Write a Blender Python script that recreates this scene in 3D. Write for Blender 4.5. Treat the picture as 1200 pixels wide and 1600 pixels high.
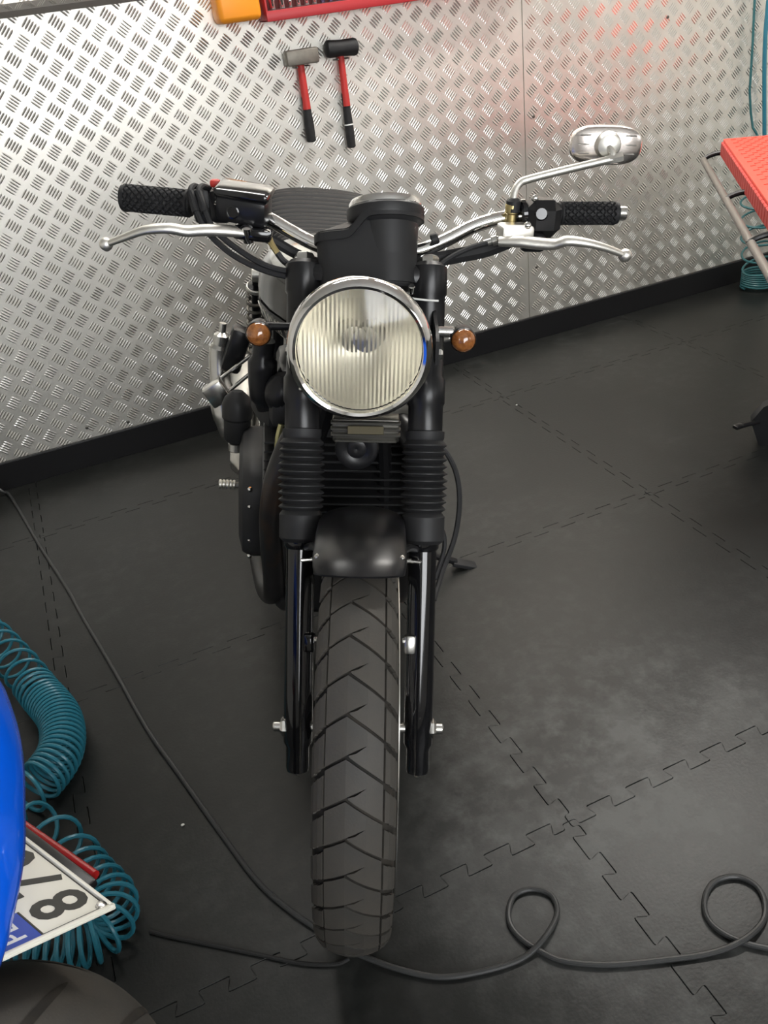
import bpy, bmesh, math, random
import numpy as np
from mathutils import Matrix, Vector, Euler
random.seed(4)
for o in list(bpy.data.objects):
    bpy.data.objects.remove(o)
SC = bpy.context.scene
COL = SC.collection

# ------------------------------------------------------------------ camera, world, light, exposure
PITCH, ROLL, HEAD = 0.5552, -0.1361, math.radians(19.495)
def cam_axes():
    fwd = Vector((0, math.cos(PITCH), -math.sin(PITCH))); right = Vector((1, 0, 0)); up = right.cross(fwd)
    r = math.cos(ROLL)*right + math.sin(ROLL)*up
    u = -math.sin(ROLL)*right + math.cos(ROLL)*up
    Rz = Matrix.Rotation(-HEAD, 3, 'Z')
    return Rz @ r, Rz @ u, Rz @ fwd
r_, u_, w_ = cam_axes()
cd = bpy.data.cameras.new('camera'); cam = bpy.data.objects.new('camera', cd); COL.objects.link(cam)
cam.matrix_world = Matrix(((r_.x, u_.x, -w_.x, 0), (r_.y, u_.y, -w_.y, 0), (r_.z, u_.z, -w_.z, 1.337), (0, 0, 0, 1)))
cd.sensor_fit = 'VERTICAL'; cd.sensor_height = 36; cd.sensor_width = 27; cd.lens = 1318/1600*36; cd.clip_start = .02
SC.camera = cam
wd = bpy.data.worlds.new('world'); SC.world = wd; wd.use_nodes = True
wd.node_tree.nodes['Background'].inputs[0].default_value = (.95, .97, 1, 1)
wd.node_tree.nodes['Background'].inputs[1].default_value = .17
SC.view_settings.view_transform = 'Standard'; SC.view_settings.look = 'None'
SC.view_settings.exposure = 0.12; SC.view_settings.gamma = 1; SC.view_settings.use_curve_mapping = False
CEIL = 2.75
# ceiling fluorescent fittings: x, y, length along x, watts, colour
FITTINGS = [(.75, 2.20, 1.2, 17, (1, .98, .94)), (2.25, 2.10, 1.2, 46, (1, .96, .90))]
WINDOW = (.30, 1.62, 2.0, 1.15, 9.6)      # daylight windows in the front wall behind the photographer: x, z, width, height, strength
WINDOW2 = (3.05, 1.62, 1.4, 1.15, 1.7)
for (x, y, l, wat, c) in FITTINGS:
    ld = bpy.data.lights.new('tube_light', 'AREA'); ld.shape = 'RECTANGLE'; ld.size = l; ld.size_y = .14; ld.energy = wat; ld.color = c
    lo = bpy.data.objects.new('tube_light', ld); COL.objects.link(lo); lo.location = (x, y, CEIL-.13)

# ------------------------------------------------------------------ materials
MATS = {}
def mat(name, col, rough=.5, metal=0, spec=.5, var=0, vscale=20, col2=None, bump=0, bscale=200, coat=0, trans=0, ior=1.45, rvar=0, emit=0, lo=.35, hi=.7):
    if name in MATS: return MATS[name]
    m = bpy.data.materials.new(name); m.use_nodes = True; nt = m.node_tree; b = nt.nodes['Principled BSDF']
    b.inputs['Base Color'].default_value = (*col, 1); b.inputs['Roughness'].default_value = rough; b.inputs['Metallic'].default_value = metal
    b.inputs['Specular IOR Level'].default_value = spec; b.inputs['Coat Weight'].default_value = coat; b.inputs['Coat Roughness'].default_value = .08
    b.inputs['Transmission Weight'].default_value = trans; b.inputs['IOR'].default_value = ior
    if emit: b.inputs['Emission Color'].default_value = (*col, 1); b.inputs['Emission Strength'].default_value = emit
    tc = nt.nodes.new('ShaderNodeTexCoord')
    if var or col2 or rvar:
        n = nt.nodes.new('ShaderNodeTexNoise'); n.inputs['Scale'].default_value = vscale; n.inputs['Detail'].default_value = 6; n.inputs['Roughness'].default_value = .6
        nt.links.new(tc.outputs['Object'], n.inputs['Vector'])
        mr = nt.nodes.new('ShaderNodeMapRange'); mr.inputs[1].default_value = lo; mr.inputs[2].default_value = hi; nt.links.new(n.outputs[0], mr.inputs[0])
        if var or col2:
            mx = nt.nodes.new('ShaderNodeMix'); mx.data_type = 'RGBA'
            mx.inputs[6].default_value = (*col, 1); mx.inputs[7].default_value = (*(col2 or tuple(min(1, c*(1+var)) for c in col)), 1)
            nt.links.new(mr.outputs[0], mx.inputs[0]); nt.links.new(mx.outputs[2], b.inputs['Base Color'])
        if rvar:
            m2 = nt.nodes.new('ShaderNodeMapRange'); m2.inputs[3].default_value = rough-rvar; m2.inputs[4].default_value = rough+rvar
            nt.links.new(mr.outputs[0], m2.inputs[0]); nt.links.new(m2.outputs[0], b.inputs['Roughness'])
    if bump:
        n2 = nt.nodes.new('ShaderNodeTexNoise'); n2.inputs['Scale'].default_value = bscale; n2.inputs['Detail'].default_value = 4
        bp = nt.nodes.new('ShaderNodeBump'); bp.inputs['Strength'].default_value = bump; bp.inputs['Distance'].default_value = .002
        nt.links.new(tc.outputs['Object'], n2.inputs['Vector']); nt.links.new(n2.outputs[0], bp.inputs['Height']); nt.links.new(bp.outputs[0], b.inputs['Normal'])
    MATS[name] = m
    return m
ALU = mat('aluminium', (.84, .815, .752), .47, 1, var=.12, vscale=3, rvar=.05, bump=.06, bscale=60)
ALUBAR = mat('aluminium_bar', (.84, .815, .76), .30, 1, var=.1, vscale=4)
RUBF = mat('rubber_floor', (.0165, .0175, .0165), .39, 0, .33, col2=(.034, .036, .034), vscale=2.6, rvar=.06, bump=.12, bscale=160, lo=.38, hi=.75)
def floor_nodes(m):
    nt = m.node_tree; b = nt.nodes['Principled BSDF']
    for l in list(nt.links):
        if l.to_node == b and l.to_socket.name in ('Base Color', 'Roughness'): nt.links.remove(l)
    ge = nt.nodes.new('ShaderNodeNewGeometry')
    def noise(sc, det, lo, hi):
        n = nt.nodes.new('ShaderNodeTexNoise'); n.inputs['Scale'].default_value = sc; n.inputs['Detail'].default_value = det; n.inputs['Roughness'].default_value = .62
        nt.links.new(ge.outputs['Position'], n.inputs['Vector'])
        r = nt.nodes.new('ShaderNodeMapRange'); r.inputs[1].default_value = lo; r.inputs[2].default_value = hi; nt.links.new(n.outputs[0], r.inputs[0]); return r.outputs[0]
    def mth(op, a, c):
        n = nt.nodes.new('ShaderNodeMath'); n.operation = op
        for i, x in enumerate((a, c)):
            if isinstance(x, float): n.inputs[i].default_value = x
            else: nt.links.new(x, n.inputs[i])
        return n.outputs[0]
    big = noise(1.7, 4, .42, .68); fine = noise(26, 9, .46, .66); smear = noise(7, 8, .46, .64)
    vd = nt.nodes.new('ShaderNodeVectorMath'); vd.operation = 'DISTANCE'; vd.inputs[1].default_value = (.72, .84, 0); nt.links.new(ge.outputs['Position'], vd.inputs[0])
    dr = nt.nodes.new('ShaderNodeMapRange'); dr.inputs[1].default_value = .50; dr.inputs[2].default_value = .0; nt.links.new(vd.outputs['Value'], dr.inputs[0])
    dust_sheen = mth('MULTIPLY', dr.outputs[0], mth('ADD', mth('MULTIPLY', smear, .7), mth('MULTIPLY', fine, .5)))  # dusty scuffs, lightened further so the colour stands in for floor sheen
    wear_sheen = mth('ADD', mth('MULTIPLY', big, mth('ADD', mth('MULTIPLY', fine, .22), .10)), mth('MULTIPLY', dust_sheen, 1.7))
    mx = nt.nodes.new('ShaderNodeMix'); mx.data_type = 'RGBA'; mx.clamp_factor = True
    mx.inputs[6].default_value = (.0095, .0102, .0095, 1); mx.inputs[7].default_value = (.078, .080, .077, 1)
    nt.links.new(wear_sheen, mx.inputs[0]); nt.links.new(mx.outputs[2], b.inputs['Base Color'])
    rr = nt.nodes.new('ShaderNodeMapRange'); rr.inputs[3].default_value = .36; rr.inputs[4].default_value = .47; nt.links.new(wear_sheen, rr.inputs[0]); nt.links.new(rr.outputs[0], b.inputs['Roughness'])
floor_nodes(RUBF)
RUBJ = mat('floor_joint', (.008, .008, .008), .8)
BASEB = mat('black_skirting', (.008, .008, .009), .45, 0, .4)
CEILM = mat('ceiling_white', (.6, .6, .58), .9)
GLOSSK = mat('gloss_black', (.005, .005, .006), .11, 0, .5, coat=.4)
SATK = mat('satin_black', (.009, .009, .010), .30, 0, .45, var=.4, vscale=30)
PLASTK = mat('plastic_black', (.018, .018, .019), .48, 0, .45, bump=.05, bscale=500)
RUBK = mat('rubber_black', (.016, .016, .017), .62, 0, .4, var=.5, vscale=40)
GAIT = mat('gaiter_rubber', (.020, .020, .021), .55, 0, .45)
CHROME = mat('chrome', (.86, .85, .83), .07, 1)
STEEL = mat('steel', (.62, .61, .58), .26, 1, var=.15, vscale=40)
ALPOL = mat('lever_alloy', (.84, .82, .76), .42, 1)
DKMET = mat('dark_metal', (.15, .145, .13), .42, .8)
BRASS = mat('brass', (.52, .42, .20), .38, 1)
MATG = mat('engine_black', (.021, .021, .022), .5, 0, .45, var=.3, vscale=30)
HDR = mat('header_black', (.018, .017, .017), .34, 0, .5, col2=(.06, .032, .018), vscale=9, lo=.5, hi=.72)
TYRE = mat('tyre_rubber', (.044, .043, .040), .58, 0, .42, col2=(.072, .062, .050), vscale=7, bump=.15, bscale=300)
TYREG = mat('tyre_groove', (.016, .016, .015), .8, 0, .3, col2=(.045, .038, .030), vscale=14)
AMBER = mat('amber_lens', (.40, .15, .04), .10, 0, .5, col2=(.16, .05, .015), vscale=130, coat=1.0)
CREAMR = mat('reflector', (.98, .96, .90), .42, 1)
LENS = mat('headlamp_glass', (.97, .95, .88), .09, 0, .5, trans=1.0, ior=1.45)
SEATM = mat('seat_vinyl', (.012, .012, .013), .55, 0, .32)
TANKM = mat('tank_paint', (.014, .014, .015), .12, 0, .5, coat=.6)
SILV = mat('silver_paint', (.42, .42, .40), .22, .7, coat=.5)
RED = mat('red_grip', (.50, .035, .030), .45)
REDT = mat('red_tray', (.45, .03, .035), .40)
REDB = mat('red_button', (.6, .05, .04), .4)
REDL = mat('red_lens', (.35, .012, .012), .2, coat=.5)
REDM = mat('red_mat', (.78, .085, .055), .55, var=.12, vscale=50)
REDD = mat('red_mat_side', (.55, .07, .06), .6)
ORANGE = mat('orange_plastic', (.95, .33, .02), .4)
BLUE = mat('blue_paint', (.002, .13, .95), .16, .1, .5, coat=.7)
TEAL = mat('teal_hose', (.022, .16, .22), .30, 0, .5)
TEALD = mat('teal_hose_aged', (.03, .12, .13), .35, 0, .5)
CORDM = mat('cord_rubber', (.035, .036, .036), .42, 0, .5)
PLATEW = mat('plate_white', (.80, .78, .68), .35)
PLATEK = mat('plate_ink', (.03, .03, .025), .5)
PLATEB = mat('plate_blue', (.012, .06, .42), .35)
HEADST = mat('hammer_steel', (.20, .185, .16), .5, .6, var=.3, vscale=30)
GREYT = mat('grey_tube', (.24, .22, .20), .4, .6)
LIGHTW = mat('diffuser_white', (1, .97, .9), .5, emit=3.0)
WHITE = mat('white_print', (.85, .85, .82), .5)
PEBBLE = mat('pale_grit', (.6, .59, .55), .7)

# ------------------------------------------------------------------ mesh helpers
class MB:
    def __init__(s, xf=None): s.v = []; s.f = []; s.xf = xf
    def add(s, vs, fs, m=None):
        k = len(s.v)
        for p in vs:
            p = Vector(p)
            if m is not None: p = m @ p
            if s.xf is not None: p = s.xf @ p
            s.v.append(tuple(p))
        s.f += [tuple(i+k for i in f) for f in fs]
        return s
    def grid(s, rings, closed=True, cap=(True, True), m=None):
        n = len(rings[0]); vs = [p for r in rings for p in r]; fs = []
        for i in range(len(rings)-1):
            for j in range(n if closed else n-1):
                a = i*n+j; b = i*n+(j+1) % n
                fs.append((a, b, b+n, a+n))
        if cap[0]: fs.append(tuple(range(n-1, -1, -1)))
        if cap[1]: fs.append(tuple((len(rings)-1)*n+j for j in range(n)))
        return s.add(vs, fs, m)
    def lathe(s, prof, org=(0, 0, 0), axis=(0, 0, 1), n=32, cap=(False, False), fn=None):
        ax = Vector(axis).normalized(); e1 = ax.orthogonal().normalized(); e2 = ax.cross(e1); org = Vector(org); rings = []
        for i, (r, h) in enumerate(prof):
            ring = []
            for j in range(n):
                a = 2*math.pi*j/n; rr = r if fn is None else fn(r, h, a)
                ring.append(org + ax*h + (e1*math.cos(a)+e2*math.sin(a))*rr)
            rings.append(ring)
        return s.grid(rings, True, cap)
    def cyl(s, p0, p1, r0, r1=None, n=16):
        p0 = Vector(p0); p1 = Vector(p1); L = (p1-p0).length
        return s.lathe([(r0, 0), (r0 if r1 is None else r1, L)], p0, p1-p0, n, (True, True))
    def ccyl(s, p0, p1, r, c=.003, n=18):
        p0 = Vector(p0); p1 = Vector(p1); L = (p1-p0).length
        return s.lathe([(r-c, 0), (r, c), (r, L-c), (r-c, L)], p0, p1-p0, n, (True, True))
    def tube(s, pts, r, n=8, caps=True, flat=None):
        pts = [Vector(p) for p in pts]; N = len(pts)
        rs = r if isinstance(r, (list, tuple)) else [r]*N
        t0 = (pts[1]-pts[0]).normalized(); e = t0.orthogonal().normalized(); rings = []; pt = t0
        for i in range(N):
            t = (pts[min(i+1, N-1)]-pts[max(i-1, 0)])
            t = t.normalized() if t.length > 1e-9 else pt
            e = (e - t*e.dot(t))
            e = e.normalized() if e.length > 1e-6 else t.orthogonal().normalized()
            b = t.cross(e); pt = t
            rings.append([pts[i]+(e*math.cos(2*math.pi*j/n)+b*math.sin(2*math.pi*j/n))*rs[i] for j in range(n)])
        return s.grid(rings, True, (caps, caps))
    def ball(s, c, r, n=14, sc=(1, 1, 1)):
        c = Vector(c); rings = []
        for i in range(1, 8):
            a = math.pi*i/8
            rings.append([c+Vector((math.sin(a)*math.cos(2*math.pi*j/n)*r*sc[0], math.sin(a)*math.sin(2*math.pi*j/n)*r*sc[1], -math.cos(a)*r*sc[2])) for j in range(n)])
        return s.grid(rings, True, (True, True))
    def box(s, c, size, bev=0, rot=None, seg=2):
        bm = bmesh.new(); bmesh.ops.create_cube(bm, size=1)
        for v in bm.verts: v.co = Vector((v.co.x*size[0], v.co.y*size[1], v.co.z*size[2]))
        if bev: bmesh.ops.bevel(bm, geom=bm.edges[:], offset=bev, segments=seg, affect='EDGES', profile=.5)
        bm.verts.ensure_lookup_table()
        m = Matrix.Translation(Vector(c))
        if rot is not None: m = m @ (rot.to_4x4() if isinstance(rot, Matrix) else Euler(rot).to_matrix().to_4x4())
        s.add([v.co.copy() for v in bm.verts], [[v.index for v in f.verts] for f in bm.faces], m); bm.free()
        return s
    def prism(s, poly, z0, z1, m=None):
        n = len(poly); vs = [(x, y, z0) for x, y in poly]+[(x, y, z1) for x, y in poly]
        fs = [tuple(range(n-1, -1, -1)), tuple(range(n, 2*n))]+[(i, (i+1) % n, n+(i+1) % n, n+i) for i in range(n)]
        return s.add(vs, fs, m)
    def mesh(s, name, ma, ang=35):
        me = bpy.data.meshes.new(name); me.from_pydata(s.v, [], s.f); me.update()
        bm = bmesh.new(); bm.from_mesh(me); bmesh.ops.recalc_face_normals(bm, faces=bm.faces); bm.to_mesh(me); bm.free()
        me.materials.append(ma)
        if ang:
            me.polygons.foreach_set('use_smooth', [True]*len(me.polygons)); me.set_sharp_from_angle(angle=math.radians(ang))
        return me
    def build(s, name, ma, parent=None, ang=35):
        return link(name, s.mesh(name, ma, ang), parent)
def link(name, data, parent=None):
    o = bpy.data.objects.new(name, data); COL.objects.link(o)
    if parent is not None: o.parent = parent
    return o
def tag(o, label=None, cat=None, group=None, kind=None):
    if label: o['label'] = label
    if cat: o['category'] = cat
    if group: o['group'] = group
    if kind: o['kind'] = kind
    return o
def empty(name, loc, rot=(0, 0, 0)):
    o = link(name, None); o.location = loc; o.rotation_euler = rot; o.empty_display_size = .1
    return o
def cr(pts, k=8, closed=False):
    P = [Vector(p) for p in pts]; out = []; n = len(P)
    for i in range(n-1):
        p0, p1, p2, p3 = P[max(i-1, 0)], P[i], P[i+1], P[min(i+2, n-1)]
        for j in range(k):
            t = j/k; out.append(.5*((2*p1)+(p2-p0)*t+(2*p0-5*p1+4*p2-p3)*t*t+(3*p1-p0-3*p2+p3)*t**3))
    return out+[P[-1]]
def text_mesh(txt, size, extrude, ma, xf, name, bold=0.0):
    cu = bpy.data.curves.new('lettering', 'FONT'); cu.body = txt; cu.size = size; cu.extrude = extrude; cu.resolution_u = 3; cu.align_x = 'LEFT'; cu.offset = bold
    o = bpy.data.objects.new('lettering_source', cu); COL.objects.link(o)
    dg = bpy.context.evaluated_depsgraph_get(); me = bpy.data.meshes.new_from_object(o.evaluated_get(dg)); me.name = name
    bpy.data.objects.remove(o); bpy.data.curves.remove(cu)
    me.transform(xf); me.materials.clear(); me.materials.append(ma)
    return me

# ------------------------------------------------------------------ setting: floor of interlocking mats
TL = .8326; NX, NY = .577, .854; WY = 2.924
floor = MB().box((.9, .45, -.035), (6.4, 5.1, .04)).build('floor', RUBJ, None, 0); tag(floor, 'dark rubber mat floor', kind='structure')
def edge_pts():
    Pd = TL/9.5; a = .0125; c = .005
    raw = [(0, 0), (.013, 0), (.013, -a)]
    for k in range(10):
        if k: raw.append((k*Pd+.003, -a))
        if k < 9: raw += [(k*Pd+.054, -a), (k*Pd+.046, a), (k*Pd+.1015, a)]
    raw += [(TL-.013, -a), (TL-.013, 0), (TL, 0)]
    out = [raw[0]]
    for i in range(1, len(raw)-1):
        p, q, n = Vector(raw[i-1]), Vector(raw[i]), Vector(raw[i+1])
        d0 = (p-q); d1 = (n-q); c0 = min(c, d0.length*.4); c1 = min(c, d1.length*.4)
        A = q+d0.normalized()*c0; B = q+d1.normalized()*c1
        out += [tuple(A), tuple(A*.25+q*.5+B*.25), tuple(B)]
    return out+[raw[-1]]
EP = edge_pts()
def tile_poly(cut=None):
    top = TL if cut is None else cut
    poly = [(t, o) for t, o in EP[:-1]]
    right = [(TL-o, t) for t, o in EP]
    left = [(-o, t) for t, o in EP]
    if cut is None:
        poly += right[:-1]; poly += [(t, TL+o) for t, o in EP[::-1]][:-1]; poly += left[::-1][:-1]
    else:
        rr = [p for p in right if p[1] < cut-.02]; ll = [p for p in left if p[1] < cut-.02]
        poly += rr+[(rr[-1][0], cut), (ll[-1][0], cut)]+ll[::-1][:-1]
    return poly
def inset(poly, g):
    n = len(poly); out = []
    for i in range(n):
        p, q, r = Vector(poly[i-1]), Vector(poly[i]), Vector(poly[(i+1) % n])
        a = (q-p).normalized(); b = (r-q).normalized(); na = Vector((-a.y, a.x)); nb = Vector((-b.y, b.x)); m = na+nb
        if m.length < 1e-6: m = na
        m.normalize(); k = 1/max(.45, m.dot(na)); out.append(tuple(q+m*g*k))
    return out
def tile_mesh(cut=None):
    p = tile_poly(cut); n = len(p); top = TL if cut is None else cut
    def shr(g):
        out = []
        for x, y in p:
            m = min(x, TL-x, y, top-y); q = .02
            out.append((x+(g if x < q else -g if x > TL-q else 0), y+(g if y < q else -g if y > top-q else 0)))
        return out
    p0 = shr(.0005); p1 = shr(.0013)
    vs = [(x, y, -.014) for x, y in p0]+[(x, y, -.0012) for x, y in p0]+[(x, y, 0) for x, y in p1]; fs = []
    for k in (0, 1):
        fs += [(k*n+i, k*n+(i+1) % n, (k+1)*n+(i+1) % n, (k+1)*n+i) for i in range(n)]
    fs.append(tuple(2*n+i for i in range(n)))
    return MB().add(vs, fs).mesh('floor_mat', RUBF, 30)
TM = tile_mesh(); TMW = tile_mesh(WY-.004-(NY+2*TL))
for m in range(-2, 3):
    for k in range(-4, 4):
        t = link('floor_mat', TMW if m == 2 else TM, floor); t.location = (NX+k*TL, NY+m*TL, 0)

# ------------------------------------------------------------------ setting: aluminium tread plate wall
WP = WY+.012
wall = MB().box((.9, WP+.055, 1.37), (6.4, .1, 2.78)).build('wall_back', CEILM, None, 0); tag(wall, 'workshop wall clad in aluminium tread plate', kind='structure')
def tread_mesh(x0, x1, z0, z1, y, pitch=.0730, h=.0011, ox=0, oz=0, name='tread_bars'):
    vs = []; fs = []
    base = [(-.0175, 0), (-.0105, -.0029), (.0105, -.0029), (.0175, 0), (.0105, .0029), (-.0105, .0029)]
    top = [(-.0105, 0), (.0105, 0)]
    nx = int((x1-x0)/pitch)+2; nz = int((z1-z0)/pitch)+2
    sx = math.floor(x0/pitch); sz = math.floor(z0/pitch)
    for i in range(nx*2):
        for j in range(nz*2):
            if (i+j) % 2: continue
            cx = (sx+i/2)*pitch+ox; cz = (sz+j/2)*pitch+oz
            if not (x0+.012 < cx < x1-.012 and z0+.012 < cz < z1-.012): continue
            a = math.radians(45 if i % 2 else -45); ca, sa = math.cos(a), math.sin(a)
            for b in range(-2, 3):
                o = b*.0088; k = len(vs)
                for (px, pz) in base+top:
                    X = cx+ca*px-sa*(pz+o); Z = cz+sa*px+ca*(pz+o)
                    X = min(max(X, x0), x1)
                    vs.append((X, y if len(vs)-k < 6 else y-h, Z))
                fs += [(k, k+6, k+1), (k+1, k+6, k+7, k+2), (k+2, k+7, k+3), (k+3, k+7, k+4), (k+4, k+7, k+6, k+5), (k+5, k+6, k)]
    me = bpy.data.meshes.new(name); me.from_pydata(vs, [], fs); me.update(); me.materials.append(ALUBAR)
    return me
for (x0, x1) in ((-2.2, 1.7905), (1.7935, 4.0)):
    p = MB().box(((x0+x1)/2, WP, 1.37), (x1-x0, .006, 2.74), .0006, seg=1).build('aluminium_panel', ALU, wall, 0)
    tb = link('tread_bars', tread_mesh(x0, x1, .0, 2.74, WP-.003), p); tag(tb, kind='stuff')
SCREWS = [(1.83, .86), (1.83, .30), (-.02, .14), (.12, .12), (2.42, 1.11)]
for (x, z) in SCREWS:
    MB().lathe([(.006, 0), (.0055, .002), (.002, .003)], (x, WP-.003, z), (0, -1, 0), 10, (True, True)).build('screw', DKMET, wall)
bbm = MB()
bbm.prism([(WY-.004, 0), (WY+.008, 0), (WY+.008, .100), (WY-.002, .100), (WY-.004, .096)], -2.2, 4.0, Matrix(((0, 0, 1, 0), (1, 0, 0, 0), (0, 1, 0, 0), (0, 0, 0, 1))))
tag(bbm.build('baseboard_back', BASEB, None, 20), 'black skirting board under the tread plate', kind='structure')
WALLM = mat('white_wall', (.78, .77, .74), .9)
tag(MB().box((.9, -2.05, 1.37), (6.4, .1, 2.78)).build('wall_front', WALLM, None, 0), 'plain white workshop wall behind the photographer', kind='structure')
tag(MB().box((-2.30, .44, 1.37), (.1, 4.98, 2.78)).build('wall_left', WALLM, None, 0), 'plain white workshop wall left of the picture', kind='structure')
tag(MB().box((4.10, .44, 1.37), (.1, 4.98, 2.78)).build('wall_right', WALLM, None, 0), 'plain white workshop wall right of the picture', kind='structure')
for wn, (WXc, WZc, WW, WH, WS) in enumerate((WINDOW, WINDOW2)):
    win = MB().box((WXc, -1.992, WZc), (WW+.12, .02, WH+.12), .004).build('window_%d' % (wn+1), CEILM, None)
    tag(win, ('wide daylight window behind the photographer', 'smaller daylight window behind and right of the photographer')[wn], kind='structure')
    for k in range(3):
        MB().box((WXc+(k-1)*WW/3, -1.978, WZc), (WW/3-.04, .006, WH), 0).build('window_pane', mat('daylight_pane_%d' % wn, (.96, .98, 1), .4, emit=WS), win, 0)
ceil = MB().box((.9, .45, CEIL+.03), (6.4, 5.1, .06)).build('ceiling', CEILM, None, 0); tag(ceil, 'plain pale ceiling', kind='structure')
for i, (x, y, l, wat, c) in enumerate(FITTINGS):
    t = empty('ceiling_light', (x, y, CEIL))
    MB().box((0, 0, -.03), (l+.06, .2, .06), .008).build('housing', CEILM, t)
    MB().box((0, 0, -.08), (l, .15, .04), .015).build('diffuser', LIGHTW, t)
    tag(t, ['fluorescent ceiling fitting above the retro motorcycle near the wall', 'fluorescent ceiling fitting above the red topped lift'][i], 'ceiling light', 'fluorescent ceiling fittings')

# ------------------------------------------------------------------ the motorcycle
FK = Vector((0, math.sin(math.radians(27)), math.cos(math.radians(27)))); SA = Vector((0, .055, .33)); STEER = -.1481
SX = Matrix.Translation(SA) @ Matrix.Rotation(STEER, 4, FK) @ Matrix.Translation(-SA)
bike = empty('motorcycle', (.186, .973, .002), (0, .2072, -.27844))
tag(bike, 'black retro motorcycle with round chrome headlamp parked on its side stand', 'motorcycle')
def S_(): return MB(SX)                      # steered frame
AX = Vector((0, 0, .33))
def fork(x, t, dy=0): return Vector((x, 0, .33))+FK*t+Vector((0, dy, 0))

# front tyre
FR, FW = .33, .056
def tmap(u, th, d=0, R=FR, W=FW, drop=.036):
    a = u*1.42; x = W*math.sin(a); rr = R-drop*(1-math.cos(a))
    nx, nr = math.sin(a)*.9, math.cos(a)
    x -= nx*d; rr -= nr*d
    return Vector((x, -rr*math.sin(th), rr*math.cos(th)))+AX
prof = []
for i in range(-10, 11):
    a = i/10*1.42; prof.append((FR-.0042-.036*(1-math.cos(a)), (FW-.0036)*math.sin(a)))
prof = [(.240, -.030), (.248, -.040), (.268, -.050), (.285, -.0535)]+prof+[(.285, .0535), (.268, .050), (.248, .040), (.240, .030)]
tyre = S_().lathe(prof, AX, (1, 0, 0), 96).build('front_tyre', TYREG, bike)
NP = 40; PA = 2*math.pi/NP
def tread_block(cols, name):
    """cols: list of quads in (u, v) with v in pitches; solid block 5 mm deep following the crown"""
    idx = {}; V = []; quads = []
    def vid(p):
        k = (round(p[0], 4), round(p[1], 4))
        if k not in idx: idx[k] = len(V); V.append(p)
        return idx[k]
    for q in cols: quads.append([vid(p) for p in q])
    edges = {}
    for q in quads:
        for i in range(4):
            e = (q[i], q[(i+1) % 4]); edges[e] = 1
    n = len(V); vs = [tmap(u, v*PA, 0) for u, v in V]+[tmap(u, v*PA, .0050) for u, v in V]
    fs = [tuple(q) for q in quads]
    for (a, b) in edges:
        if (b, a) not in edges: fs.append((b, a, a+n, b+n))
    mb = MB(); mb.add([p-AX for p in vs], fs)
    return mb.mesh(name, TYRE, 40)
g = .045
def topc(u):   # chevron lower line: v at groove k=0
    return -.3*(u+.5)/.37 if u < -.13 else -.3+(u+.13)
cols = []
us = [-.5, -.32, -.13, .03, .2, .35, .5]
for a, b in zip(us[:-1], us[1:]):
    hi = [(a, topc(a)-1+g), (b, topc(b)-1+g)]; lo = [(a, topc(a)-g), (b, topc(b)-g)]
    if -.14 < a < .19:
        s = lambda u: -.3-.27*(u+.13)/.33
        w = .035
        wa, wb = (w if a < .02 else w), (w if b < .19 else 0)
        ma_, mb_ = s(a), s(b)
        if a < -.12:
            cols.append([hi[0], hi[1], (b, mb_-w), (a, ma_-w-g*.2)])
            cols.append([(a+.04, min(ma_+.02, lo[0][1]-.001)), (b, mb_+w), lo[1], (a+.05, lo[0][1]+.04)])
        else:
            cols.append([hi[0], hi[1], (b, mb_-wb), (a, ma_-w)])
            cols.append([(a, ma_+w), (b, mb_+wb), lo[1], lo[0]])
    else:
        cols.append([hi[0], hi[1], lo[1], lo[0]])
CB = tread_block(cols, 'tread_block')
def shoulder(sgn, v0, slope):
    c = []; us = [.545, .66, .80, .93]
    for a, b in zip(us[:-1], us[1:]):
        f = lambda u: v0+slope*(u-.545)
        q = [(a*sgn, f(a)-1+.09), (b*sgn, f(b)-1+.12), (b*sgn, f(b)-.12), (a*sgn, f(a)-.09)]
        c.append(q if sgn > 0 else q[::-1])
    return tread_block(c, 'tread_block')
SL = shoulder(-1, .08, .9); SR = shoulder(1, .42, .9)
SXl = SX @ Matrix.Translation(AX)
for k in range(NP):
    for me in (CB, SL, SR):
        o = link('tread_block', me, tyre); o.matrix_local = SXl @ Matrix.Rotation(k*PA, 4, 'X')
# rim, hub, spokes
rim = S_().lathe([(.246, -.036), (.252, -.038), (.247, -.030), (.236, -.022), (.230, 0), (.236, .022), (.247, .030), (.252, .038), (.246, .036), (.238, .030), (.226, 0), (.238, -.030), (.246, -.036)], AX, (1, 0, 0), 72).build('front_rim', STEEL, bike)
S_().lathe([(.0, -.062), (.022, -.062), (.024, -.045), (.045, -.040), (.047, -.030), (.030, -.022), (.030, .022), (.047, .030), (.045, .040), (.024, .045), (.022, .062), (0, .062)], AX, (1, 0, 0), 28).build('front_hub', DKMET, bike)
S_().lathe([(.281+.0020*math.cos(a), .0560+.0020*math.sin(a)) for a in [k*math.pi/3 for k in range(7)]], AX, (1, 0, 0), 72).build('sidewall_ring', STEEL, bike)  # thin steel ring drawing a pale line along the tyre's right edge
spk = MB().cyl((.034, 0, .040), (.010, 0, .234), .0018, None, 6).mesh('spoke', STEEL)
for k in range(32):
    o = link('spoke', spk, rim); a = 2*math.pi*k/32
    o.matrix_local = SXl @ Matrix.Rotation(a, 4, 'X') @ Matrix.Rotation(math.pi if k % 2 else 0, 4, 'Z') @ Matrix.Rotation(.0, 4, 'X')
S_().ccyl((-.138, 0, .33), (.138, 0, .33), .0085, .002, 14).build('front_axle', STEEL, bike)
for s in (-1, 1):
    S_().lathe([(.014, 0), (.016, .003), (.016, .010), (.012, .014)], AX+Vector((s*.112, 0, 0)), (s, 0, 0), 6, (True, True)).build('axle_nut', STEEL, bike)
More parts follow.
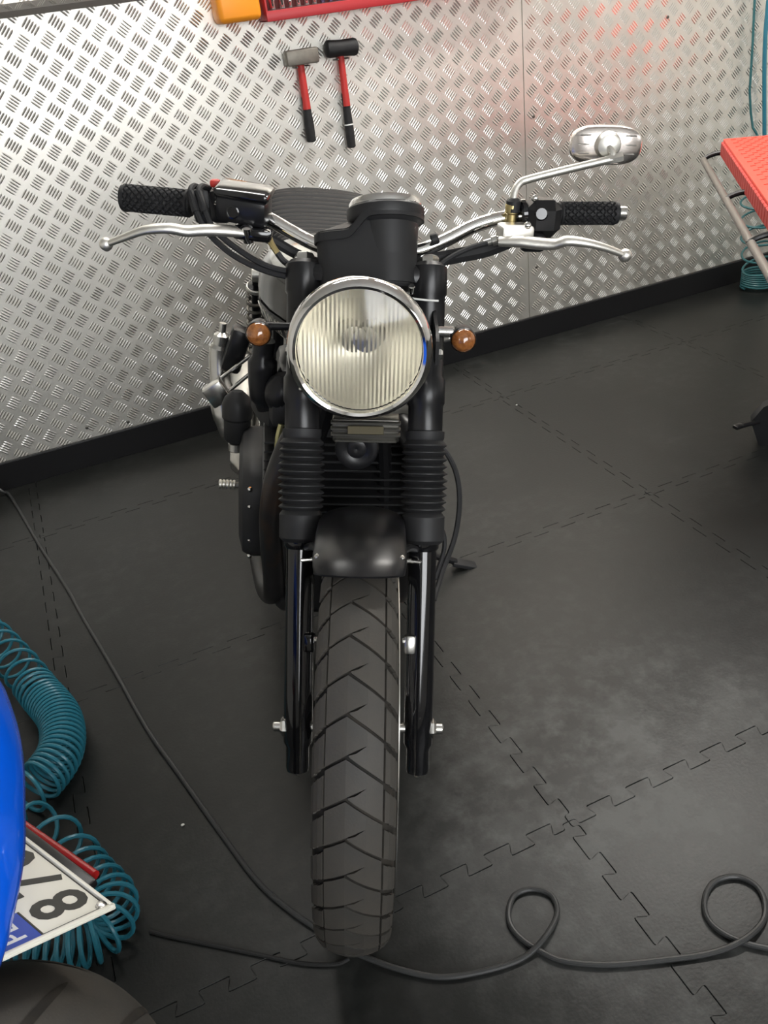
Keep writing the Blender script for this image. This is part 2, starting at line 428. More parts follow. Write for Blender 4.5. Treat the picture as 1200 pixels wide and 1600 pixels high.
# fork legs, gaiters, upper tubes
FX = .0975
for s in (-1, 1):
    leg = S_(); ax = FK
    leg.lathe([(.012, -.075), (.0175, -.072), (.019, -.066), (.019, -.032), (.0235, -.024), (.0235, .05), (.0225, .29), (.026, .295), (.027, .315), (.024, .322)], fork(s*FX, 0), ax, 28, (True, True))
    fl = leg.build('fork_lower', GLOSSK, bike)
    S_().box(fork(s*FX-s*.018, .150, -.018), (.018, .018, .030), .004, (-.47, 0, 0)).build('mount_lug', STEEL if s > 0 else GLOSSK, fl)
    S_().ccyl(fork(s*FX-s*.030, .158, -.022), fork(s*FX-s*.016, .158, -.022), .005, .001, 8).build('lug_bolt', STEEL, fl)
    S_().ccyl(fork(s*FX-s*.026, .285, -.020), fork(s*FX-s*.002, .285, -.024), .0032, .001, 8).build('pinch_bolt', STEEL, fl)
    S_().ball(fork(s*FX, -.076, 0), .006, 8).build('drain_bolt', DKMET, fl)
    pr = [(.024, .300), (.030, .303), (.034, .308), (.0345, .345), (.031, .350)]
    n = 10
    for k in range(n):
        t = .352+k*.0112; pr += [(.029, t), (.0375-.0005*abs(k-4), t+.0046), (.0375-.0005*abs(k-4), t+.0062)]
    pr += [(.029, .466), (.031, .470), (.031, .480), (.026, .482)]
    S_().lathe(pr, fork(s*FX, 0), FK, 36).build('fork_gaiter', GAIT, bike, 28)
    S_().lathe([(.026, .470), (.0275, .472), (.0275, .520), (.030, .524), (.030, .560), (.0265, .566), (.0265, .690), (.029, .694), (.029, .735), (.022, .742), (.0, .742)], fork(s*FX, 0), FK, 28).build('fork_shroud', SATK, bike)
    cp = S_().lathe([(.016, .740), (.016, .750), (.013, .754), (0, .754)], fork(s*FX, 0), FK, 6).build('fork_cap', STEEL, bike)
    for q in (-.012, .008):
        S_().ball(fork(s*FX+q, .487, -.026), .0042, 8).build('clamp_bolt', CHROME, bike)
S_().box(fork(0, .545, .012), (.235, .060, .034), .010, (-.47, 0, 0)).build('lower_yoke', SATK, bike)
S_().box(fork(0, .715, .012), (.24, .070, .030), .010, (-.47, 0, 0)).build('upper_yoke', SATK, bike)
S_().cyl(fork(0, .54, .05), fork(0, .72, .05), .030, None, 20).build('steering_stem', SATK, bike)
# front mudguard
mg = S_(); rings = []
for i in range(25):
    th = math.radians(11.8-i*66/24)      # + = forward of top
    ring = []
    wsc = 1.0 if i > 2 else (.95, .98, .995)[i]
    for j in range(17):
        q = -1+j/8; x = .0665*wsc*math.sin(q*1.35)/math.sin(1.35); drop = .020*(1-math.cos(q*1.35))/(1-math.cos(1.35))
        r = .360-drop-(.003 if i == 0 else 0); t2 = th-math.radians(4.5)*q*q*max(0, 1-i/8)
        ring.append(Vector((x, -r*math.sin(t2), .33+r*math.cos(t2))))
    rings.append(ring)
inner = [[p+(Vector((p.x*.0, p.y*0, 0)) if False else (Vector((0, 0, .33))-Vector((0, p.y*-1, 0))-p)*0)+((Vector((0, 0, .33))-Vector((0, p.y, p.z)))+Vector((0, 0, 0))).normalized()*.0035 for p in r] for r in rings]
mg.grid(rings, False, (False, False)); n0 = len(mg.v); mg.grid(inner, False, (False, False))
nr, nc = len(rings), 17
for i in range(nr-1):
    for j in (0, nc-1):
        a = i*nc+j; mg.f.append((a, a+nc, n0+a+nc, n0+a))
for i in (0, nr-1):
    for j in range(nc-1):
        a = i*nc+j; mg.f.append((a, a+1, n0+a+1, n0+a))
mud = mg.build('front_mudguard', SATK, bike, 50)
for s in (-1, 1):
    for (dy, dz) in ((-.020, .020), (.012, .004), (.010, -.012)):
        S_().lathe([(.0045, 0), (.0045, .002), (.002, .004)], Vector((s*.059, dy, .655+dz)), (s*.8, -.3, .5), 8, (True, True)).build('mudguard_bolt', STEEL, mud)
    S_().tube(cr([(s*.060, .02, .66), (s*.072, .06, .64), (s*.085, .11, .605)], 4), .006, 8).build('mudguard_stay', SATK, bike)

# headlamp
HC = Vector((-.006, .150, .914)); HA = Vector((0, -1, .04)).normalized()
S_().lathe([(.020, -.125), (.050, -.115), (.074, -.090), (.088, -.055), (.094, -.020), (.096, .0)], HC, HA, 48, (True, False)).build('headlamp_shell', GLOSSK, bike)
hr = S_().lathe([(.0965, -.022), (.1025, -.020), (.1045, -.008), (.1035, .004), (.0985, .012), (.0945, .0145), (.0905, .0125), (.0895, .007), (.0895, -.010)], HC, HA, 72).build('headlamp_rim', CHROME, bike)
S_().ball(HC+Vector((-.083, -.004, -.058)), .0048, 10).build('rim_screw', STEEL, hr)
refl = []
for i in range(13):
    r = .0885*(1-i/12)+.012*(i/12); refl.append((r, -.068+.066*(r/.0885)**2))
S_().lathe(refl, HC, HA, 56, (False, True)).build('headlamp_reflector', CREAMR, bike)
S_().lathe([(.0, -.012), (.019, -.014), (.021, -.022), (.021, -.048), (.016, -.060), (.012, -.066)], HC+Vector((0, 0, .012)), HA, 24).build('bulb_shield', STEEL, bike)
# fluted glass: front face dished, vertical prisms on its back
gl = S_(); Rg = .0900
ex = Vector((1, 0, 0)); ez = ex.cross(HA).normalized()
if ez.z < 0: ez = -ez
NCOL, NROW = 61, 15
def glass(back):
    cols = []
    for i in range(NCOL):
        x = -Rg*.9985+2*Rg*.9985*i/(NCOL-1); hz_ = math.sqrt(max(1e-8, Rg*Rg-x*x)); col = []
        for j in range(NROW):
            z = hz_*(-1+2*j/(NROW-1)); q = (x*x+z*z)/(Rg*Rg); h = .0075+.013*(1-q)
            if back: h -= .0040+(.0016 if (i % 2 and q < .93) else 0)
            col.append(HC+HA*h+ex*x+ez*z)
        cols.append(col)
    return cols
gl.grid(glass(False), False, (False, False)); kf = len(gl.v); gl.grid(glass(True), False, (False, False))
border = [(i, 0) for i in range(NCOL)]+[(NCOL-1, j) for j in range(1, NROW)]+[(i, NROW-1) for i in range(NCOL-2, -1, -1)]+[(0, j) for j in range(NROW-2, 0, -1)]
bi = [i*NROW+j for i, j in border]
for a, b in zip(bi, bi[1:]+bi[:1]): gl.f.append((a, b, kf+b, kf+a))
gl.build('headlamp_glass', LENS, bike, 12)
for s in (-1, 1):
    e = S_(); e.prism([(.175, .885), (.205, .880), (.255, .900), (.285, .905), (.285, .935), (.25, .930), (.20, .930), (.178, .920)], -.0025, .0025, Matrix(((0, 0, 1, s*.1065), (1, 0, 0, 0), (0, 1, 0, 0), (0, 0, 0, 1))))
    br = e.build('headlamp_bracket', SATK, bike)
    S_().lathe([(.009, 0), (.009, .005), (.006, .008)], (s*.108, .195, .895), (s, 0, 0), 6, (True, True)).build('bracket_bolt', CHROME, br)
    ix, iz = (-.159, .911) if s < 0 else (.148, .908)
    S_().ccyl((s*.106, .235, iz+.008), ((ix+.010) if s < 0 else (ix-.014), .235, iz+.008), .0085 if s > 0 else .006, .001, 16).build('indicator_stem', CHROME if s > 0 else SATK, bike)
    ib = S_().lathe([(0, .030), (.012, .028), (.0175, .018), (.0195, .0), (.0195, -.004), (.0185, -.006)], (ix, .225, iz), (0, 1, 0), 28).build('indicator_body', SATK, bike)
    S_().lathe([(.0185, .004), (.0180, -.002), (.0150, -.008), (.0085, -.0125), (0, -.014)], (ix, .221, iz), (0, 1, 0), 28).build('indicator_lens', AMBER, ib)

# rectifier and horn below the headlamp
rg = S_().box((.003, .250, .748), (.108, .030, .040), .003).build('rectifier', DKMET, bike)
for k in range(4):
    S_().box((.003, .233, .733+k*.0105), (.112 if k else .10, .012, .0034), .001, seg=1).build('cooling_fin', DKMET, rg)
S_().box((.003, .2265, .754), (.058, .004, .014), .001, seg=1).build('rectifier_plate', mat('khaki_metal', (.16, .14, .09), .5, .5), rg)
hn = S_().lathe([(0, .0), (.010, .002), (.016, .0), (.028, .004), (.035, .002), (.037, -.006), (.030, -.022), (0, -.024)], (-.012, .262, .702), (0, -1, .12), 32).build('horn', SATK, bike)

# handlebar and controls
BP = [(-.397, .435, 1.061), (-.31, .425, 1.0585), (-.215, .405, 1.053), (-.165, .392, 1.045), (-.12, .38, 1.025), (-.085, .372, 1.010), (-.05, .366, 1.002), (.05, .366, 1.0), (.085, .372, 1.003), (.125, .38, 1.018), (.175, .394, 1.040), (.225, .406, 1.050), (.31, .425, 1.0545), (.421, .44, 1.054)]
def bp(x):
    for a, b in zip(BP[:-1], BP[1:]):
        if a[0] <= x <= b[0]:
            t = (x-a[0])/(b[0]-a[0]); return Vector(a).lerp(Vector(b), t)
S_().tube(cr(BP, 6), .0112, 16).build('handlebar', CHROME, bike)
S_().box((0, .366, .992), (.10, .034, .034), .008).build('bar_clamp', SATK, bike)
def grip(x0, x1, r, name):
    p0, p1 = bp(x0), bp(x1); d = p1-p0; L = d.length; prof = []; m = 110
    for i in range(m+1):
        h = L*i/m; e = min(h, L-h); rr = r if e > .004 else r*.9
        prof.append((rr, h))
    def fn(rr, h, a):
        if h < .008 or h > L-.008: return rr+.0012
        u = a*11/(2*math.pi)+h/.0118; v = a*11/(2*math.pi)-h/.0118
        q = max(abs(u-round(u)), 0); w = max(abs(v-round(v)), 0)
        return rr+.0008-.0028*(1 if min(q, w) < .13 else 0)
    mb = S_(); mb.lathe(prof, p0, d, 110, (True, True), fn)
    return mb.build(name, RUBK, bike, 50)
grip(-.397, -.283, .0205, 'throttle_grip'); grip(.306, .407, .0175, 'clutch_grip')
S_().ccyl(bp(.404), bp(.4205), .0115, .002, 20).build('bar_end', STEEL, bike)
S_().box(bp(-.262)+Vector((0, 0, .002)), (.030, .050, .056), .010).build('throttle_housing', PLASTK, bike)
sw = S_().box(bp(-.232)+Vector((0, -.004, .006)), (.034, .050, .052), .009).build('kill_switch_housing', SATK, bike)
S_().box(bp(-.240)+Vector((0, -.006, .037)), (.016, .014, .012), .004).build('kill_switch', REDB, sw)
S_().ball(bp(-.236)+Vector((0, -.030, .012)), .0045, 8).build('switch_screw', CHROME, sw)
rot = (.15, .12, -.12)
mc = S_().box((-.192, .372, 1.062), (.080, .050, .040), .008, rot).build('brake_reservoir', SATK, bike)
S_().box((-.190, .374, 1.086), (.086, .056, .016), .007, rot).build('reservoir_lid', GLOSSK, mc)
S_().lathe([(.010, 0), (.010, .002), (.008, .0025), (.008, .001)], (-.206, .346, 1.060), (0, -1, .1), 18, (True, True)).build('sight_glass', GLOSSK, mc)
S_().box((-.178, .352, 1.028), (.060, .030, .020), .006, (0, .1, 0)).build('lever_perch', GLOSSK, bike)
S_().lathe([(.009, -.012), (.009, .012), (.006, .014)], (-.185, .345, 1.028), (0, -.3, 1), 14, (True, True)).build('lever_pivot', CHROME, bike)
def lever(pts, rs, name):
    mb = MB(SX); P = cr(pts, 6); R = np.interp(np.linspace(0, 1, len(P)), np.linspace(0, 1, len(rs)), rs)
    rings = []
    for i, p in enumerate(P):
        t = (P[min(i+1, len(P)-1)]-P[max(i-1, 0)]).normalized(); up = Vector((0, -.35, .94)); b = t.cross(up).normalized(); u2 = b.cross(t).normalized()
        rings.append([p+b*math.cos(2*math.pi*j/14)*R[i]*1.25+u2*math.sin(2*math.pi*j/14)*R[i] for j in range(14)])
    mb.grid(rings, True, (True, True))
    o = mb.build(name, ALPOL, bike); S_().ball(pts[-1], .0105, 16).build('lever_ball', ALPOL, o)
    return o
lever([(-.190, .345, 1.030), (-.215, .338, 1.034), (-.248, .33, 1.036), (-.275, .325, 1.035), (-.300, .318, 1.040), (-.335, .316, 1.037), (-.370, .322, 1.024), (-.402, .332, 1.011)], [.007, .0085, .0085, .008, .0075, .0065, .0055, .005], 'brake_lever')
lever([(.205, .345, 1.026), (.235, .338, 1.028), (.262, .332, 1.027), (.288, .325, 1.028), (.305, .318, 1.035), (.335, .316, 1.033), (.370, .322, 1.024), (.401, .332, 1.012)], [.007, .0085, .0085, .008, .0075, .0065, .0055, .005], 'clutch_lever')
sb = S_().box((.277, .402, 1.052), (.058, .056, .058), .014, (0, 0, .1), 1).build('switch_block', SATK, bike)
S_().ccyl((.272, .378, 1.062), (.271, .368, 1.064), .0105, .002, 18).build('horn_button', GLOSSK, sb)
S_().ball((.262, .39, 1.083), .006, 10).build('switch_screw', STEEL, sb)
S_().ccyl((.240, .402, 1.056), (.252, .404, 1.057), .023, .003, 22).build('switch_collar', GLOSSK, bike)
pc = S_().box((.232, .366, 1.036), (.052, .040, .024), .005, (0, 0, .15)).build('clutch_perch', ALPOL, bike)
S_().ball((.248, .350, 1.050), .006, 10).build('perch_bolt', CHROME, pc)
S_().box((.262, .372, 1.020), (.040, .03, .028), .008).build('perch_clamp', SATK, bike)
S_().lathe([(.010, -.022), (.010, -.012), (.0085, -.010), (.0085, .012), (.011, .014), (.0115, .026), (.009, .030), (.006, .034)], (.228, .392, 1.046), (0, 0, 1), 16, (True, True)).build('mirror_clamp', BRASS, bike)
S_().ccyl((.229, .392, 1.058), (.229, .392, 1.082), .0115, .004, 16).build('clamp_cap', PLASTK, bike)
S_().lathe([(.006, 0), (.006, .012), (.009, .013), (.009, .021), (.0065, .022), (.0065, .030)], (.186, .372, 1.016), (1, -.1, .35), 12, (True, True)).build('cable_adjuster', STEEL, bike)
# mirror
MP = [(.229, .395, 1.075), (.231, .402, 1.090), (.238, .408, 1.101), (.252, .412, 1.107), (.32, .42, 1.1235), (.390, .428, 1.139)]
S_().tube(cr(MP, 5), .0062, 12).build('mirror_stem', ALPOL, bike)
mi = S_(); rings = []
mcx = Vector((.378, .462, 1.1535))
for (sc, y) in ((.90, .009), (1.0, .006), (1.0, -.003), (.96, -.008), (.86, -.011), (.5, -.013), (.01, -.0135)):
    ring = []
    for j in range(40):
        a = 2*math.pi*j/40; c, s_ = math.cos(a), math.sin(a); e = 2/2.9
        ring.append(mcx+Vector((.0575*sc*math.copysign(abs(c)**e, c), y, .0295*sc*math.copysign(abs(s_)**e, s_))))
    rings.append(ring)
mi.grid(rings, True, (True, True)); mir = mi.build('mirror_shell', mat('mirror_alloy', (.78, .72, .68), .24, 1), bike)
S_().lathe([(.021, 0), (.0205, .006), (.017, .013), (.010, .016), (0, .0165)], mcx+Vector((0, -.012, .002)), (0, -1, 0), 28).build('mirror_boss', ALPOL, mir)
for s in (-1, 1):
    for k in (-1, 0, 1):
        S_().box(mcx+Vector((s*.036, -.0115, k*.0135+.002)), (.022-.004*abs(k), .003, .0022), .0007, seg=1).build('mirror_rib', CHROME, mir)
S_().tube([mcx+Vector((0, -.025, .0)), mcx+Vector((.004, -.032, -.006)), Vector((.386, .428, 1.139))], .0052, 10).build('ball_joint', ALPOL, mir)
S_().ccyl((.378, .428, 1.1365), (.3995, .4285, 1.1415), .0078, .001, 6).build('stem_clamp', ALPOL, mir)

# instrument pod
ca = Vector((-.05, .42, .90)).normalized()
cb = Vector((.034, .318, .952))
pod = S_().lathe([(.0, .0), (.040, .002), (.045, .010), (.0475, .05), (.0505, .098), (.058, .104), (.0605, .110), (.0605, .122), (.057, .126)], cb, ca, 48).build('instrument_pod', PLASTK, bike)
S_().lathe([(.057, .124), (.0575, .130), (.054, .136), (.048, .137), (.046, .133)], cb, ca, 48).build('pod_bezel', CHROME, pod)
S_().lathe([(.050, .131), (.02, .132), (0, .132)], cb, ca, 32).build('speedometer_face', GLOSSK, pod)
e1_ = (Vector((1, 0, 0))-ca*ca.x).normalized(); e2_ = ca.cross(e1_)
PM = Matrix(((e1_.x, e2_.x, ca.x, cb.x), (e1_.y, e2_.y, ca.y, cb.y), (e1_.z, e2_.z, ca.z, cb.z), (0, 0, 0, 1)))
def hull2(x1, r1, x2, y2, r2):
    pts = sorted({(round(cx+r*math.cos(k*math.pi/24), 6), round(cy+r*math.sin(k*math.pi/24), 6)) for (cx, cy, r) in ((x1, 0, r1), (x2, y2, r2)) for k in range(48)})
    def half(P):
        h = []
        for p in P:
            while len(h) > 1 and (h[-1][0]-h[-2][0])*(p[1]-h[-2][1])-(h[-1][1]-h[-2][1])*(p[0]-h[-2][0]) <= 0: h.pop()
            h.append(p)
        return h[:-1]
    return half(pts)+half(pts[::-1])
def fine_poly(poly):
    out = []
    for p, q in zip(poly, poly[1:]+poly[:1]):
        L_ = math.hypot(q[0]-p[0], q[1]-p[1]); n = max(1, int(L_/.006)); out += [(p[0]+(q[0]-p[0])*i/n, p[1]+(q[1]-p[1])*i/n) for i in range(n)]
    return out
def lift_(x, up=.030):
    t = max(0, min(1, (x+.062)/.040)); return up*t*t*(3-2*t)
def pod_prism(r1, r2, z0, z1, rise0=True):
    mb = S_(); poly = fine_poly(hull2(0, r1, -.079, -.004, r2)); n = len(poly)
    vs = [(x, y, z0+(lift_(x) if rise0 else 0)) for x, y in poly]+[(x, y, z1+lift_(x)) for x, y in poly]
    cen0 = (-.03, -.002, z0+(lift_(-.03) if rise0 else 0)); cen1 = (-.03, -.002, z1+lift_(-.03))
    fs = [(i, (i+1) % n, n+(i+1) % n, n+i) for i in range(n)]+[((i+1) % n, i, 2*n) for i in range(n)]+[(n+i, n+(i+1) % n, 2*n+1) for i in range(n)]
    mb.add(vs+[cen0, cen1], fs, PM); return mb
wl_ = pod_prism(.0475, .0295, .008, .074, False).build('warning_light_pod', PLASTK, pod, 50)
pod_prism(.0600, .0335, .073, .0855).build('pod_flange', PLASTK, wl_, 50); pod_prism(.0570, .0305, .0855, .0885).build('pod_flange_top', PLASTK, wl_, 50)
for q in (-.030, .036):
    S_().ccyl((.034+q, .292, .958), (.034+q, .287, .970), .0055, .001, 12).build('pod_mount', CHROME, pod)
S_().ccyl((.034, .275, .945), (.034, .275, .968), .008, .002, 14).build('pod_stud', SATK, pod)
S_().ccyl((.100, .36, 1.022), (.112, .36, 1.026), .009, .002, 14).build('trip_knob', PLASTK, pod)
# cables
def cable(pts, r, name='cable', ma=RUBK, k=8): return S_().tube(cr(pts, k), r, 8).build(name, ma, bike)
for d in (0, 1):
    o = d*.0085
    cable([(-.262+o*1.5, .405, 1.082), (-.270+o*1.5, .385, 1.090), (-.272+o*1.5, .365, 1.083), (-.262+o*1.5, .35, 1.060+o*.3), (-.245+o*1.2, .34, 1.030+o*.6), (-.205+o, .33, .998+o), (-.15, .325, .975+o), (-.09, .325, .966+o), (-.03, .33, .965+o)], .0046, 'throttle_cable')
    S_().tube([Vector((-.2725+o*1.5, .367, 1.084)), Vector((-.262+o*1.5, .349, 1.058))], [.0062, .0068], 10).build('cable_boot', PLASTK, bike)
cable([(-.155, .36, 1.028), (-.150, .35, 1.015), (-.140, .345, 1.000)], .0048, 'brake_line', BRASS)
cable([(-.140, .345, 1.000), (-.125, .342, .985), (-.09, .34, .975), (-.04, .34, .965)], .0052, 'brake_hose')
cable([(-.19, .37, 1.030), (-.15, .375, 1.012), (-.11, .37, .992), (-.06, .36, .975)], .0085, 'wiring_loom')
cable([(.225, .375, 1.020), (.19, .38, 1.004), (.14, .375, .994), (.09, .365, .985), (.05, .35, .97)], [.012]*4*8+[.010], 'wiring_loom')
cable([(.190, .369, 1.017), (.16, .36, 1.010), (.125, .345, .995), (.095, .325, .972), (.078, .305, .945), (.07, .30, .90)], .0045, 'clutch_cable')
cable([(.055, .29, .952), (.085, .283, .950), (.112, .285, .948)], .0016, 'tie_wire', WHITE)
cable([(.118, .30, .70), (.140, .29, .685), (.158, .27, .655), (.165, .25, .61), (.158, .22, .56), (.138, .18, .52), (.120, .12, .50)], .0048, 'speedometer_cable')
cable([(.118, .20, .60), (.134, .20, .585), (.138, .19, .555), (.122, .15, .52)], .0038, 'speedometer_cable')

# tank with silver flash and lettering (body frame from here)
def ring_se(y, hw, zt, zb, ex, n=36):
    cz = (zt+zb)/2; hh = (zt-zb)/2; out = []
    for j in range(n):
        a = 2*math.pi*j/n; c, s = math.cos(a), math.sin(a)
        out.append(Vector((hw*math.copysign(abs(c)**(2/ex), c), y, cz+hh*math.copysign(abs(s)**(2/ex), s))))
    return out
TS = [(.395, .035, .895, .835), (.415, .065, .912, .81), (.45, .094, .930, .785), (.50, .124, .946, .768), (.56, .151, .955, .757), (.62, .168, .957, .755), (.68, .172, .953, .755), (.74, .155, .945, .765), (.83, .125, .928, .785), (.90, .095, .910, .80), (.93, .06, .895, .82)]
ys = np.linspace(.395, .93, 40); A = np.array(TS)
sm = lambda c: np.interp(ys, A[:, 0], A[:, c])
TR = [ring_se(y, a, b, c, 2.7, 40) for y, a, b, c in zip(ys, sm(1), sm(2), sm(3))]
tank = MB().grid(TR, True, (True, True)).build('fuel_tank', TANKM, bike, 40)
for side in (-1, 1):
    vs = []; fs = []; nn = 0; pm = MB()
    rows = []
    for i in range(4, 22):
        c = Vector((0, ys[i], (sm(2)[i]+sm(3)[i])/2)); row = []
        f = (i-4)/17; w0 = 2.1-1.9*(abs(f-.55)/.55)**1.6
        for k in range(9):
            j = 5.2-1.6*f*0+(k/8-.5)*2*max(.2, w0)
            j = j if side > 0 else 20-j
            j0 = int(math.floor(j)) % 40; t = j-math.floor(j); p = TR[i][j0].lerp(TR[i][(j0+1) % 40], t); row.append(p+(p-c).normalized()*.0014)
        rows.append(row)
    pm.grid(rows, False, (False, False)); pm.build('tank_flash', SILV, tank, 60)
# badge plate + letters on each side (right-hand side reads towards the front)
def tank_x(y, z):
    hw = np.interp(y, A[:, 0], A[:, 1]); zt = np.interp(y, A[:, 0], A[:, 2]); zb = np.interp(y, A[:, 0], A[:, 3])
    return hw*(max(0, 1-abs((z-(zt+zb)/2)/((zt-zb)/2))**2.7))**(1/2.7)
YS = np.linspace(.46, .80, 200); XS = np.array([tank_x(y, .82) for y in YS]); AR = np.concatenate([[0], np.cumsum(np.hypot(np.diff(YS), np.diff(XS)))])
def on_tank(side, u, z, off):
    s_ = .205-u if side < 0 else .03+u       # arc length measured from the nose of the tank
    y = float(np.interp(s_, AR, YS)); x = tank_x(y, z); y2 = y+.004; tx = Vector((tank_x(y2, z)-x, .004, 0)).normalized()
    nrm = Vector((tx.y, -tx.x, 0)); return Vector((side*(x+nrm.x*off), y+nrm.y*off, z))
for side in (-1, 1):
    pl_ = MB(); rows = []
    for (o_, m_) in ((.0005, 0), (.0022, 0)):
        rows.append([[on_tank(side, -.008+.20*i/30, .796+.040*j/6, o_) for j in range(7)] for i in range(31)])
    pl_.grid(rows[1], False, (False, False))
    bo = pl_.build('tank_badge', SATK, tank)
    me = text_mesh('TRIUMPH', .034, .0010, ALPOL, Matrix.Identity(4), 'lettering')
    w = max(v.co.x for v in me.vertices); 
    for v in me.vertices: v.co = on_tank(side, v.co.x*.172/w, .8045+v.co.y, .0030+v.co.z)
    link('lettering', me, bo)
    for k in range(4):
        MB().ball(on_tank(side, .184+.005*(k % 2), .803+k*.008, .003), .0021, 8).build('badge_dot', CHROME, bo)
MB().lathe([(.036, 0), (.036, .006), (.030, .012), (0, .014)], (0, .70, .947), (0, .1, 1), 28).build('filler_cap', CHROME, tank)
# seat with cross ribs
sr = []
for i in range(100):
    f = i/99; y = .90+.50*f
    zt = np.interp(f, [0, .08, .35, .6, .85, .97, 1], [.850, .865, .872, .888, .914, .915, .895]); hw = np.interp(f, [0, .05, .3, .7, .93, .98, 1], [.085, .105, .130, .152, .150, .125, .08])
    rb = .0065*(abs(math.sin(i*math.pi/5))**.6-.75) if .05 < f < .97 else 0
    sr.append(ring_se(y, hw+rb*.5, zt+rb, zt-.085, 3.0, 36))
seat = MB().grid(sr, True, (True, True)).build('seat', SEATM, bike, 60)
MB().tube(cr([(-.155, 1.30, .845), (-.135, 1.08, .805), (-.11, .94, .79)], 4), .004, 8).build('seat_trim', CHROME, seat)
# frame, tail
fm = MB()
fm.tube(cr([(0, .34, .90), (0, .5, .80), (0, .9, .74), (0, 1.15, .76)], 5), .020, 12)
for s in (-1, 1):
    fm.tube(cr([(s*.03, .37, .82), (s*.075, .44, .55), (s*.10, .47, .25), (s*.12, .60, .18), (s*.13, .90, .20), (s*.12, .98, .45), (s*.12, 1.0, .72)], 6), .015, 10)
    fm.tube(cr([(s*.10, .92, .74), (s*.12, 1.15, .77), (s*.115, 1.45, .80)], 5), .013, 10)
fm.build('frame', SATK, bike)
MB().grid([[Vector((x*.07, 1.49-.36*math.sin(t)+0, .325+.36*math.cos(t)-.03*x*x)) for x in np.linspace(-1, 1, 9)] for t in np.linspace(.9, -1.1, 20)], False, (False, False)).build('rear_mudguard', SATK, bike)
MB().lathe([(.030, 0), (.032, .03), (.020, .045), (0, .048)], (0, 1.70, .70), (0, 1, .1), 20).build('tail_lamp', REDL, bike)
# shocks
for s in (-1, 1):
    a, b = Vector((s*.172, 1.10, .755)), Vector((s*.165, 1.24, .40)); d = (b-a).normalized()
    sh = MB().lathe([(.010, 0), (.010, .03), (.022, .032), (.022, .05), (.012, .055), (.012, .27), (.022, .275), (.022, .30), (.010, .305), (.010, (b-a).length)], a, d, 20, (True, True)).build('rear_shock', SATK, bike)
    MB().lathe([(.012, -.012), (.020, -.010), (.020, .010), (.012, .012)], a, (1, 0, 0), 20, (True, True)).build('shock_eye', ALPOL, sh)
    MB().lathe([(.024, .034), (.0255, .036), (.0255, .044), (.024, .046)], a, d, 24, (True, True)).build('shock_collar', ALPOL, sh)
    e1 = d.orthogonal().normalized(); e2 = d.cross(e1); pts = []
    for i in range(9*14+1):
        t = i/14*2*math.pi; pts.append(a+d*(.058+.205*i/(9*14))+(e1*math.cos(t)+e2*math.sin(t))*.023)
    MB().tube(pts, .0042, 6).build('shock_spring', DKMET, sh)
# engine
cc = MB().box((0, .645, .325), (.27, .38, .26), .04, seg=3).build('crankcase', MATG, bike)
cy = MB().box((0, .535, .535), (.235, .17, .24), .015).build('cylinder_block', MATG, bike)
finm = MB().box((0, 0, 0), (.318, .225, .0045), .0015, seg=1).mesh('cooling_fin', MATG)
for k in range(11):
    o = link('cooling_fin', finm, cy); o.location = (0, .535, .445+k*.0185)
hd = MB().box((0, .535, .685), (.30, .20, .075), .020).build('cylinder_head', MATG, bike)
MB().box((0, .545, .735), (.27, .15, .045), .018).build('cam_cover', SATK, hd)
for s in (-1, 1):
    MB().ball((s*.128, .465, .712), .036, 16, (.9, .9, 1.1)).build('cam_cap', SATK, hd)
    cv = MB(); prof = []
    pts2 = []
    n = 40
    rings = []
    for (sc, x) in ((1, .150), (1, .176), (.985, .186), (.93, .198), (.70, .206), (.02, .208)):
        ring = []
        for j in range(n):
            a = 2*math.pi*j/n; c, s_ = math.cos(a), math.sin(a); e = 2/3.2
            ring.append(Vector((s*x, .650+.150*sc*math.copysign(abs(c)**e, c), .405+.118*sc*math.copysign(abs(s_)**e, s_))))
        rings.append(ring)
    cv = MB().grid(rings, True, (True, True)).build('clutch_cover' if s < 0 else 'alternator_cover', MATG, bike)
    for z in (.325, .365, .405, .445, .485):
        MB().ball((s*.183, .507, z), .0055, 8).build('cover_bolt', CHROME, cv)
    # exhaust header
    hp = [(s*.085, .44, .68), (s*.098, .405, .672), (s*.118, .385, .64), (s*.138, .372, .58), (s*.145, .372, .51), (s*.142, .385, .43), (s*.135, .41, .34), (s*.135, .46, .26), (s*.15, .58, .205), (s*.175, .85, .20), (s*.19, 1.1, .22)]
    hh = MB().tube(cr(hp, 8), .0215, 18).build('exhaust_header', HDR, bike)
    MB().tube([Vector((s*.19, 1.08, .218)), Vector((s*.195, 1.12, .222)), Vector((s*.20, 1.6, .30)), Vector((s*.20, 1.66, .312))], [.024, .043, .043, .032], 20).build('silencer', STEEL, hh)
    MB().lathe([(.030, -.004), (.034, 0), (.034, .012), (.026, .016)], (s*.085, .437, .681), (s*.3, -1, -.1), 20, (True, True)).build('exhaust_clamp', DKMET, hh)
    # footpeg
    fp = MB(); fp.ccyl((s*.150, .80, .325), (s*.222, .80, .333), .008, .002, 10)
    pg = fp.build('footpeg', STEEL, bike)
    MB().lathe([(.0085, 0)]+[q for k in range(5) for q in ((.0115, .002+k*.008), (.0115, .006+k*.008), (.0085, .008+k*.008))], (s*.216, .80, .333), (s, 0, .03), 12, (True, True)).build('peg_rubber' if False else 'peg_tread', ALPOL, pg)
MB().tube(cr([(-.128, .425, .668), (-.133, .42, .645), (-.134, .418, .615), (-.128, .42, .592)], 5), .006, 10).build('oil_pipe', mat('brass_green', (.50, .47, .24), .35, .8), bike)
MB().tube(cr([(.128, .425, .668), (.133, .42, .645), (.134, .418, .615), (.128, .42, .592)], 5), .006, 10).build('oil_pipe', MATS['brass_green'], bike)
